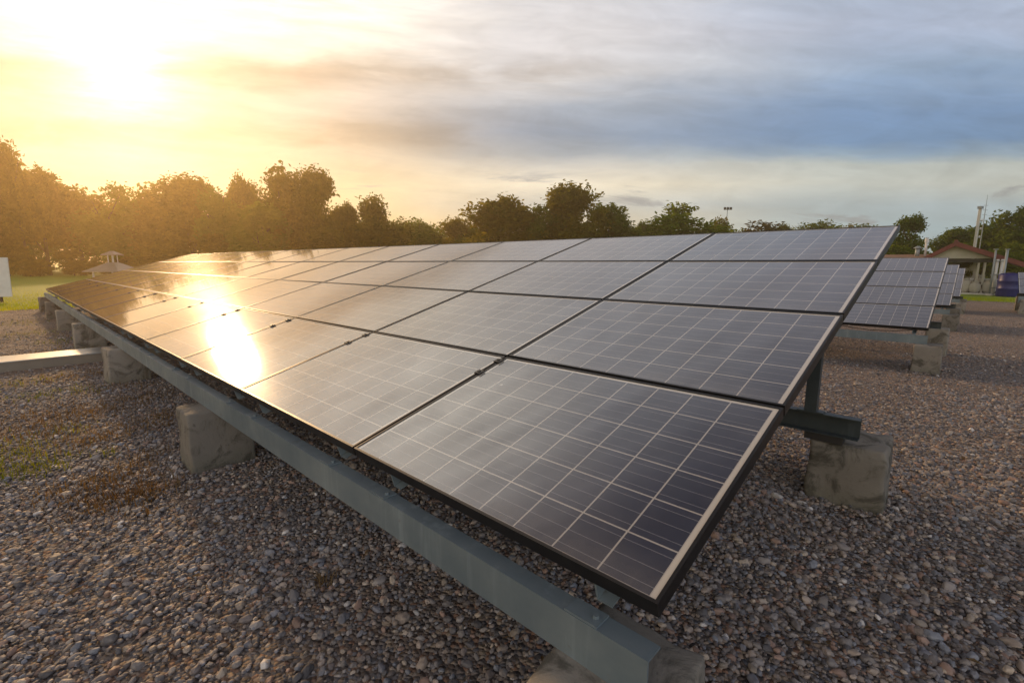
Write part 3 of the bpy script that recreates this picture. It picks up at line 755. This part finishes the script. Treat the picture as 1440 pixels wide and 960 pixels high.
def shrub(px, top, fwd, wpx, k, label):
    q = at_fwd(px, top, fwd); rad = wpx*fwd/FPX/2
    t = thing('round_shrub', label, 'shrub', (q.x, q.y, gz(q.y)), trnd.uniform(0, 6), 'shrubs at the foot of the left wood')
    c = link('foliage', crown('shrub', k % 3), t, (0, 0, -0.25)); c.scale = (rad/0.95, rad/0.95, (q.z+0.25)/1.9)
    s_ = link('stem', TRUNKS[k % 4], t); s_.scale = (rad*0.4, rad*0.4, q.z*0.3)
shrub(38, 354, 50, 50, 0, 'rounded shrub at the lawn edge, right of the white board')
shrub(2, 318, 51, 80, 1, 'taller shrub at the left edge behind the white board')
shrub(100, 352, 56, 60, 2, 'low shrub between the rounded one and the pavilion')
shrub(235, 335, 56, 90, 0, 'shrub under the wood right of the pavilion')
shrub(300, 328, 55, 80, 1, 'shrub at the foot of the yellowish tree')
shrub(450, 318, 55, 90, 2, 'shrub below the tall dark pair of trees')
shrub(170, 338, 58, 80, 2, 'shrub directly behind the pavilion')

# far wood: one mass well behind the trees one can tell apart
def far_wood():
    rng = np.random.default_rng(8); V = []; n = 0
    for k in range(230):
        th = rng.uniform(R(-64), R(62)); dist = rng.uniform(84, 120)
        base = math.atan2(FWD.y, FWD.x); x, y = dist*math.cos(base-th), dist*math.sin(base-th)
        lft = max(0, min(1, (-th+R(5))/R(40)))
        rgt = max(0.0, min(1.0, (th-R(26))/R(9))); h = rng.uniform(6.0, 9.0)+lft*5-rgt*3.2; rad = rng.uniform(3, 6)
        m = 900
        d_ = rng.normal(0, 1, (m, 3)); d_ /= np.linalg.norm(d_, axis=1)[:, None]
        c = d_*(rng.uniform(0, 1, m)**0.4)[:, None]*np.array([rad, rad, h*0.5]) + np.array([x, y, gz(y)+h*0.5])
        a = rng.normal(0, 1, (m, 3)); a /= np.linalg.norm(a, axis=1)[:, None]
        b = np.cross(rng.normal(0, 1, (m, 3)), a); b /= np.linalg.norm(b, axis=1)[:, None]
        s = rng.uniform(0.16, 0.42, m)[:, None]
        V.append(np.stack([c-a*s, c+b*s*0.6, c+a*s, c-b*s*0.6], 1).reshape(-1, 3)); n += m
    V = np.concatenate(V).astype(np.float32)
    me = bpy.data.meshes.new('far_wood'); me.vertices.add(len(V)); me.vertices.foreach_set('co', V.ravel())
    me.loops.add(n*4); me.loops.foreach_set('vertex_index', np.arange(n*4, dtype=np.int32))
    me.polygons.add(n); me.polygons.foreach_set('loop_start', np.arange(0, n*4, 4, dtype=np.int32))
    me.update(calc_edges=True); me.materials.append(M['leaf_dark'])
    tag(link('far_wood', me), 'far wood reading as one dark mass behind the nearer trees', 'woodland', kind='stuff')
far_wood()

# ------------------------------------------------------------------ weeds and grass
def blades(name, centres, label, cat, mat, h0, h1, wd, lean=0.45, seed=1):
    rng = np.random.default_rng(seed); c = np.asarray(centres, float); n = len(c)
    h = rng.uniform(h0, h1, n); th = rng.uniform(0, 6.283, n); ln = rng.uniform(0.1, 1, n)*lean*h
    dx, dy = np.cos(th), np.sin(th); wx, wy = -dy*wd, dx*wd
    z0 = gza(c[:, 1])
    def P(k, t, s): return np.stack([c[:, 0]+dx*ln*t*t+s*wx*(1-t*0.85), c[:, 1]+dy*ln*t*t+s*wy*(1-t*0.85), z0+h*(t-0.15*t*t)], 1)
    V = np.stack([P(0, 0, -1), P(0, 0, 1), P(0, .5, 1), P(0, .5, -1), P(0, 1, 0)], 1).reshape(-1, 3).astype(np.float32)
    i = np.arange(n)[:, None]*5
    quads = (i+np.array([0, 1, 2, 3])).astype(np.int32); tris = (i+np.array([3, 2, 4])).astype(np.int32)
    me = bpy.data.meshes.new(name); me.vertices.add(len(V)); me.vertices.foreach_set('co', V.ravel())
    li = np.concatenate([quads.ravel(), tris.ravel()]); me.loops.add(len(li)); me.loops.foreach_set('vertex_index', li)
    ls = np.concatenate([np.arange(n)*4, n*4+np.arange(n)*3]).astype(np.int32)
    me.polygons.add(2*n); me.polygons.foreach_set('loop_start', ls)
    me.update(calc_edges=True); me.materials.append(mat)
    return tag(link(name, me), label, cat, kind='stuff')
rng = np.random.default_rng(21)
def clusters(cs):
    out = []
    for (x, y, r, n) in cs: out.append(np.stack([x+rng.normal(0, r, n), y+rng.normal(0, r, n)], 1))
    return np.concatenate(out)
def gp(px, py):        # point of the flat gravel in front of the table seen at a pixel
    q = ray(px, py); k = -EYE/q.z; return (q.x*k, q.y*k)
cs = []
for (px, py, r, n) in [(20, 668, .15, 190), (52, 660, .10, 90), (8, 640, .15, 130), (75, 650, .09, 50), (150, 640, .05, 40), (100, 606, .10, 60),
                       (-30, 650, .25, 300), (60, 555, .15, 120), (120, 548, .12, 80), (20, 540, .2, 160), (90, 480, .25, 160), (40, 470, .4, 220), (110, 495, .2, 120), (20, 455, .5, 260)]:
    x, y = gp(px, py); cs.append((x, y, r, n))
blades('weeds', clusters(cs), 'tufts of green weeds growing through the gravel on the left', 'weeds', M['weed'], 0.02, 0.085, 0.0035, 1.1, 2)
cs = []
for (px, py, r, n) in [(160, 705, .12, 300), (110, 690, .12, 200), (215, 690, .10, 220), (180, 665, .12, 160), (130, 620, .14, 200), (200, 600, .16, 220), (60, 610, .2, 260), (230, 585, .15, 160),
                       (160, 575, .2, 220), (100, 585, .2, 220), (455, 822, .035, 45), (170, 545, .2, 200), (40, 590, .3, 260), (110, 530, .25, 220), (200, 560, .15, 160), (60, 500, .4, 260), (130, 470, .3, 200), (210, 640, .1, 60), (210, 720, .05, 25), (295, 600, .1, 60)]:
    x, y = gp(px, py); cs.append((x, y, r, n))
blades('dry_grass', clusters(cs), 'dead brown grass lying in patches on the left gravel', 'dry grass', M['dry'], 0.02, 0.09, 0.0035, 1.4, 3)
n = 46000
cx = GX0+0.06-np.abs(rng.exponential(4.0, n)); cy = rng.uniform(-14, 8, n)
cx[:5000] = GX0+rng.normal(0.0, 0.18, 5000)
blades('lawn_grass', np.stack([cx, cy], 1), 'short sunlit lawn grass beyond the gravel', 'grass', M['lawn_blade'], 0.03, 0.09, 0.007, 0.7, 4)
n = 9000
blades('grass_strip', np.stack([rng.uniform(-6, 12, n), GY1+rng.uniform(-0.1, 3.5, n)], 1), 'bright green grass strip in front of the shed', 'grass', M['lawn_blade'], 0.04, 0.10, 0.010, 0.6, 5)

def litter():
    rng = np.random.default_rng(77); n = 420
    base = math.atan2(FWD.y, FWD.x); th = rng.uniform(-R(58), R(58), n); rr = 1.2+rng.uniform(0, 1, n)**0.8*9
    c = np.stack([rr*np.cos(base+th), rr*np.sin(base+th)], 1); z = gza(c[:, 1])+rng.uniform(0.008, 0.018, n)
    a = rng.uniform(0, 6.283, n); L = rng.uniform(0.012, 0.030, n); W_ = L*rng.uniform(0.25, 0.5, n); t1 = rng.normal(0, 0.25, n)*L; t2 = rng.normal(0.1, 0.3, n)*W_
    ux, uy, vx, vy = np.cos(a)*L, np.sin(a)*L, -np.sin(a)*W_, np.cos(a)*W_
    P = lambda s1, s2, dz: np.stack([c[:, 0]+ux*s1+vx*s2, c[:, 1]+uy*s1+vy*s2, z+dz], 1)
    V = np.stack([P(-1, 0, -t1), P(0, -1, t2), P(1, 0, t1), P(0, 1, np.abs(t2))], 1).reshape(-1, 3)
    me = bpy.data.meshes.new('dead_leaves'); me.from_pydata([tuple(q) for q in V], [], [(4*i, 4*i+1, 4*i+2) for i in range(n)]+[(4*i, 4*i+2, 4*i+3) for i in range(n)]); me.update()
    me.materials.append(M['dry'])
    tag(link('dead_leaves', me), 'dry fallen leaves and scraps strewn over the gravel', 'leaf litter', kind='stuff')
litter()

# ------------------------------------------------------------------ shed and its yard
YS_ = 47.5; gs = gz(YS_)
def X(px, y=YS_): return on_y(px, 400, y).x
def Zp(px, py, y=YS_): return on_y(px, py, y).z
xl, xp, xr = X(1290), X(1336), X(1436)
zp, zl, zr = Zp(1336, 340), Zp(1290, 364), Zp(1436, 369)
sh = thing('open_shed', 'open sided shed with a low red-brown gable roof', 'shed', ((xl+xr)/2, YS_, gs))
ox = (xl+xr)/2
def roofp(x0, z0, x1, z1, tk=0.32):
    m = MB(); m.prism([(x0-ox, z0-gs-tk), (x1-ox, z1-gs-tk), (x1-ox, z1-gs), (x0-ox, z0-gs)], 1, -0.5, 6.0); return m
rf = roofp(xl, zl, xp-0.002, zp).build('roof', M['roof'], sh); roofp(xp+0.002, zp, xr, zr).build('roof', M['roof'], sh)
MB().tube([(xp-ox, -0.52, zp-gs+0.02), (xp-ox, 6.02, zp-gs+0.02)], 0.11, 8).build('ridge_cap', M['roof'], sh)
zb = Zp(1336, 363.5)
MB().prism([(xl+0.5-ox, zb-gs), (xr-1.6-ox, zb-gs), (xp-ox+0.15, zp-gs-0.32), (xp-ox-0.15, zp-gs-0.32)], 1, 0.0, 0.12).build('gable_board', M['cream'], sh)
MB().box(xl+0.3-ox, xr-0.5-ox, 0.125, 0.27, zb-gs-0.28, zb-gs-0.02).build('tie_beam', M['dark'], sh)
for k, xx in enumerate((xl+0.6, X(1372), xr-1.9)):
    for yy in (0.2, 5.2): MB().box(xx-ox-0.06, xx-ox+0.06, yy, yy+0.12, 0, zb-gs-0.29).build('post', M['cream'], sh)
MB().box(xl-0.2-ox, xr+0.2-ox, -0.3, 6.2, -0.2, 0.10).build('floor_slab', M['pole'], sh)
MB().box(xl-ox+0.3, X(1352)-ox, 5.5, 5.7, 0.10, 2.2).build('back_wall', M['cream'], sh)
# things standing in the shed
def tank(name, label, cat, px, y, base, rad, h, mat, band=None):
    x = X(px, y); t = thing(name, label, cat, (x, y, base))
    prof = [(0, rad*0.97), (h*0.06, rad), (h*0.30, rad), (h*0.32, rad*1.03), (h*0.36, rad*1.03), (h*0.38, rad), (h*0.62, rad), (h*0.64, rad*1.03), (h*0.68, rad*1.03), (h*0.70, rad), (h*0.90, rad), (h*0.97, rad*0.8), (h, rad*0.3)]
    MB().tube([(0, 0, z) for z, _ in prof], [r for _, r in prof], 20).build('tank_body', mat, t, smooth=True)
    MB().tube([(0, 0, h-0.01), (0, 0, h+0.06)], rad*0.28, 14).build('lid', M['dark'] if mat != M['white'] else M['pipe'], t)
    return t
base = gs+0.10
tank('water_tank', 'deep blue plastic water tank between the shed and the cut off table', 'tank', 1419, 46.0, gz(46.0), 0.58, 1.55, M['blue'])
bx = X(1383, 48.6)
bt = thing('white_bench', 'white bench wall under the shed roof', 'bench', (bx, 48.6, base))
MB().box(-1.6, 1.6, -0.2, 0.2, 0.75, 1.0).build('top', M['white'], bt)
for s_ in (-1.4, 0.0, 1.4): MB().box(s_-0.09, s_+0.09, -0.15, 0.15, 0, 0.749).build('leg', M['white'], bt)
for k, (px, y, lb) in enumerate(((1362, 48.2, 'dark pump set under the shed roof, left of the bench'), (1384, 48.0, 'dark pump set in front of the white bench'))):
    t = thing('pump', lb, 'pump', (X(px, y), y, base), 0.2*k)
    MB().tube([(-0.6, 0, 0.45), (-0.2, 0, 0.45), (0.15, 0, 0.45), (0.2, 0, 0.45)], [0.26, 0.30, 0.30, 0.16], 14).build('motor', M['dark'], t, smooth=True)
    MB().tube([(0.2, 0, 0.42), (0.3, 0, 0.42), (0.55, 0, 0.42), (0.6, 0, 0.42)], [0.18, 0.34, 0.34, 0.2], 14).build('housing', M['dark'], t, smooth=True)
    MB().tube([(0.42, 0, 0.7), (0.42, 0, 1.2), (0.42, 0.5, 1.25)], 0.07, 10).build('outlet_pipe', M['white'], t)
    MB().box(-0.7, 0.7, -0.25, 0.25, 0, 0.14).build('base', M['dark'], t)
for px, y, h_, r_, lb in ((1356, 47.9, 1.0, 0.42, 'round pale clay jar nearest the tables under the shed'), (1371, 47.7, 0.8, 0.36, 'small pale clay jar between the two dark pumps'),
                          (1377, 48.3, 1.25, 0.40, 'tall pale clay jar before the white bench'), (1392, 47.8, 0.95, 0.42, 'round pale clay jar behind the thin grey pipe')):
    t = thing('clay_jar', lb, 'jar', (X(px, y), y, base), 0, 'pale jars under the shed roof')
    MB().tube([(0, 0, 0), (0, 0, h_*.15), (0, 0, h_*.45), (0, 0, h_*.75), (0, 0, h_*.9)], [r_*.55, r_*.8, r_, r_*.85, r_*.5], 16).build('belly', M['cream'], t, smooth=True)
    MB().tube([(0, 0, h_*.9), (0, 0, h_)], [r_*.58, r_*.62], 16).build('rim', M['cream'], t)
t = thing('stone_pillar', 'mottled pale pillar with climbing plants under the shed', 'pillar', (X(1364, 49.2), 49.2, base))
MB().box(-0.35, 0.35, -0.3, 0.3, 0, 2.3).build('shaft', M['cream'], t, bevel=0.03)
c = link('climber', crown('shrub', 1), t, (-0.4, -0.2, 0.1)); c.scale = (0.7, 0.5, 1.2)
for px, y, hh, lb in ((1393, 46.6, 2.9, 'thin grey pipe standing before the shed, left of the pair'), (1409, 46.4, 3.0, 'thicker grey pipe standing before the shed, beside the blue tank')):
    x = X(px, y); b_ = gz(y)
    top = Zp(px, 351, y)-b_
    t = thing('standpipe', lb, 'pipe', (x, y, b_))
    MB().tube([(0, 0, 0), (0, 0, top)], 0.075 if px > 1400 else 0.055, 12).build('pipe', M['pipe'], t, smooth=True)
    MB().tube([(0, 0, top), (0, 0, top+0.04)], 0.13, 12).build('cap', M['pipe'], t)
    MB().tube([(0, 0, 0.0), (0, 0, 0.12)], 0.2, 12).build('foot', M['pole'], t)
t = thing('water_column', 'pale ribbed double pipe column between the two grey standpipes', 'pipe', (X(1401, 46.9), 46.9, gz(46.9)))
for s_ in (-0.12, 0.12): MB().tube([(s_, 0, 0), (s_, 0, 2.45)], 0.085, 12).build('pipe', M['white'], t, smooth=True)
for z_ in (0.5, 1.4, 2.3): MB().box(-0.26, 0.26, -0.13, 0.13, z_, z_+0.05).build('clip', M['pipe'], t)
# low clay tiled outbuilding to the left of the shed
y2 = 49.0; g2 = gz(y2)
x0, x1 = X(1205, y2), X(1300, y2); zt = Zp(1270, 358.5, y2)-g2
t = thing('low_outbuilding', 'low outbuilding with an orange clay tile roof left of the shed', 'building', ((x0+x1)/2, y2, g2)); hw = (x1-x0)/2
MB().box(-hw+0.3, hw-0.05, 0.3, 3.2, 0, zt-0.35).build('wall', M['cream'], t)
MB().prism([(-0.1, zt-0.38), (1.7, zt-0.06), (3.6, zt-0.38), (3.6, zt-0.28), (1.7, zt+0.05), (-0.1, zt-0.28)], 0, -hw, hw).build('roof', M['tile'], t)
MB().box(-0.5, 0.5, 0.27, 0.298, 0.1, zt-0.8).build('door', M['dark'], t)
for px, py, lb, big_ in ((1284, 346, 'grey roof vent standing over the low outbuilding', True), (1295, 335, 'thin white vent pipe beside the grey roof vent', False)):
    x = X(px, y2+1); z1 = Zp(px, py, y2+1)
    t = thing('roof_vent', lb, 'vent', (x, y2+1, g2+zt-0.20))
    hh = z1-(g2+zt-0.20)
    MB().tube([(0, 0, 0), (0, 0, hh*0.8)], 0.15 if big_ else 0.08, 10).build('pipe', M['pipe'] if big_ else M['white'], t, smooth=True)
    MB().tube([(0, 0, hh*0.8), (0, 0, hh*0.84), (0, 0, hh)], [0.26, 0.26, 0.06] if big_ else [0.13, 0.13, 0.10], 12).build('cowl', M['pipe'] if big_ else M['white'], t)
# concrete power pole with its crossarms, thin aerial beside it
q = at_fwd(1379, 291, 43); g_ = gz(q.y)
t = thing('concrete_pole', 'tall pale concrete power pole behind the shed', 'pole', (q.x, q.y, g_), camo.rotation_euler.z+0.5)
hh = q.z-g_
MB().box(-0.10, 0.10, -0.09, 0.09, -0.2, hh).build('shaft', M['pole'], t, bevel=0.02)
MB().box(-0.22, 0.22, -0.14, 0.14, hh-0.16, hh+0.05).build('top_bracket', M['pipe'], t)
for z_ in (1.2, 1.9, 2.6): MB().box(0.1, 0.75, -0.04, 0.04, hh-z_, hh-z_+0.06).build('crossarm', M['pipe'], t)
for z_ in (1.2, 1.9, 2.6): MB().tube([(0.68, 0, hh-z_+0.06), (0.68, 0, hh-z_+0.12), (0.68, 0, hh-z_+0.2)], [0.04, 0.08, 0.03], 8).build('insulator', M['white'], t)
q = at_fwd(1389, 274, 44); g_ = gz(q.y); hh = q.z-g_
t = thing('aerial_mast', 'thin aerial mast just right of the concrete pole', 'aerial', (q.x, q.y, g_), 0.9)
MB().tube([(0, 0, 0), (0, 0, hh-1.8), (0, 0, hh)], [0.045, 0.03, 0.012], 8).build('mast', M['pipe'], t)
for z_ in (0.9, 1.3, 1.7): MB().tube([(-0.25, 0, hh-z_), (0.25, 0, hh-z_)], 0.014, 6).build('crossbar', M['pipe'], t)
q = at_fwd(1023, 295, 62); g_ = gz(q.y); hh = q.z-g_
t = thing('floodlight_mast', 'slim mast with dark floodlights above the bright green tree', 'light mast', (q.x, q.y, g_), camo.rotation_euler.z)
MB().tube([(0, 0, 0), (0, 0, hh)], [0.05, 0.03], 8).build('mast', M['dark'], t)
MB().box(-0.45, 0.45, -0.04, 0.04, hh, hh+0.07).build('crossbar', M['dark'], t)
for s_ in (-0.36, 0.0, 0.36): MB().box(s_-0.14, s_+0.14, -0.16, -0.05, hh-0.02, hh+0.30).build('floodlight', M['dark'], t, bevel=0.02)

# two-tier garden pavilion on the lawn
q = at_fwd(160, 375, 38)
t = thing('garden_pavilion', 'small pale two-tier garden pavilion before the left wood', 'pavilion', (q.x, q.y, 0), camo.rotation_euler.z)
def tier(half, z0, z1, tk=0.06, topw=0.25):
    m = MB(); b_ = 0
    pts = [(half, z0), (half*0.62, z0+(z1-z0)*0.45), (topw, z1)]
    for hw_, z_ in pts: m.v += [(-hw_, -hw_, z_), (hw_, -hw_, z_), (hw_, hw_, z_), (-hw_, hw_, z_)]
    for hw_, z_ in reversed(pts): m.v += [(-hw_, -hw_, z_-tk), (hw_, -hw_, z_-tk), (hw_, hw_, z_-tk), (-hw_, hw_, z_-tk)]
    nr = 6
    for r_ in range(nr):
        a_, c_ = r_*4, ((r_+1) % nr)*4
        for k in range(4): m.f.append((a_+k, a_+(k+1) % 4, c_+(k+1) % 4, c_+k))
    return m
zl_ = at_fwd(160, 381, 38).z; zl2 = at_fwd(160, 369, 38).z; zu = at_fwd(160, 358, 38).z; zu2 = at_fwd(160, 353, 38).z
rfl = tier(1.35, zl_, zl2).build('lower_roof', M['duct_side'], t)
rfu = tier(0.5, zu, zu2, topw=0.08).build('upper_roof', M['duct_side'], t)
for sx in (-1, 1):
    for sy in (-1, 1):
        MB().tube([(sx*0.9, sy*0.9, 0), (sx*0.9, sy*0.9, zl_+0.2)], 0.06, 8).build('post', M['white'], t)
        MB().tube([(sx*0.2, sy*0.2, zl2-0.06), (sx*0.2, sy*0.2, zu+0.06)], 0.035, 8).build('upper_post', M['white'], t)
MB().box(-1.1, 1.1, -1.1, 1.1, 0, 0.10).build('plinth', M['pole'], t)

# ------------------------------------------------------------------ evening haze
HZ = MB().box(-182, 182, -182, 182, -3.0, 19.0)
me = HZ.mesh('haze'); hm = bpy.data.materials.new('evening_haze'); hm.use_nodes = True
t = NT(hm.node_tree); t.n.clear()
pv = t.new('ShaderNodeVolumePrincipled'); pv.inputs['Color'].default_value = (1.0, 0.76, 0.42, 1); pv.inputs['Density'].default_value = 0.0022
pv.inputs['Anisotropy'].default_value = 0.74
t.l.new(pv.outputs[0], t.new('ShaderNodeOutputMaterial').inputs['Volume'])
me.materials.append(hm)
tag(link('haze', me), 'thin warm evening haze over the field', 'haze', kind='stuff')
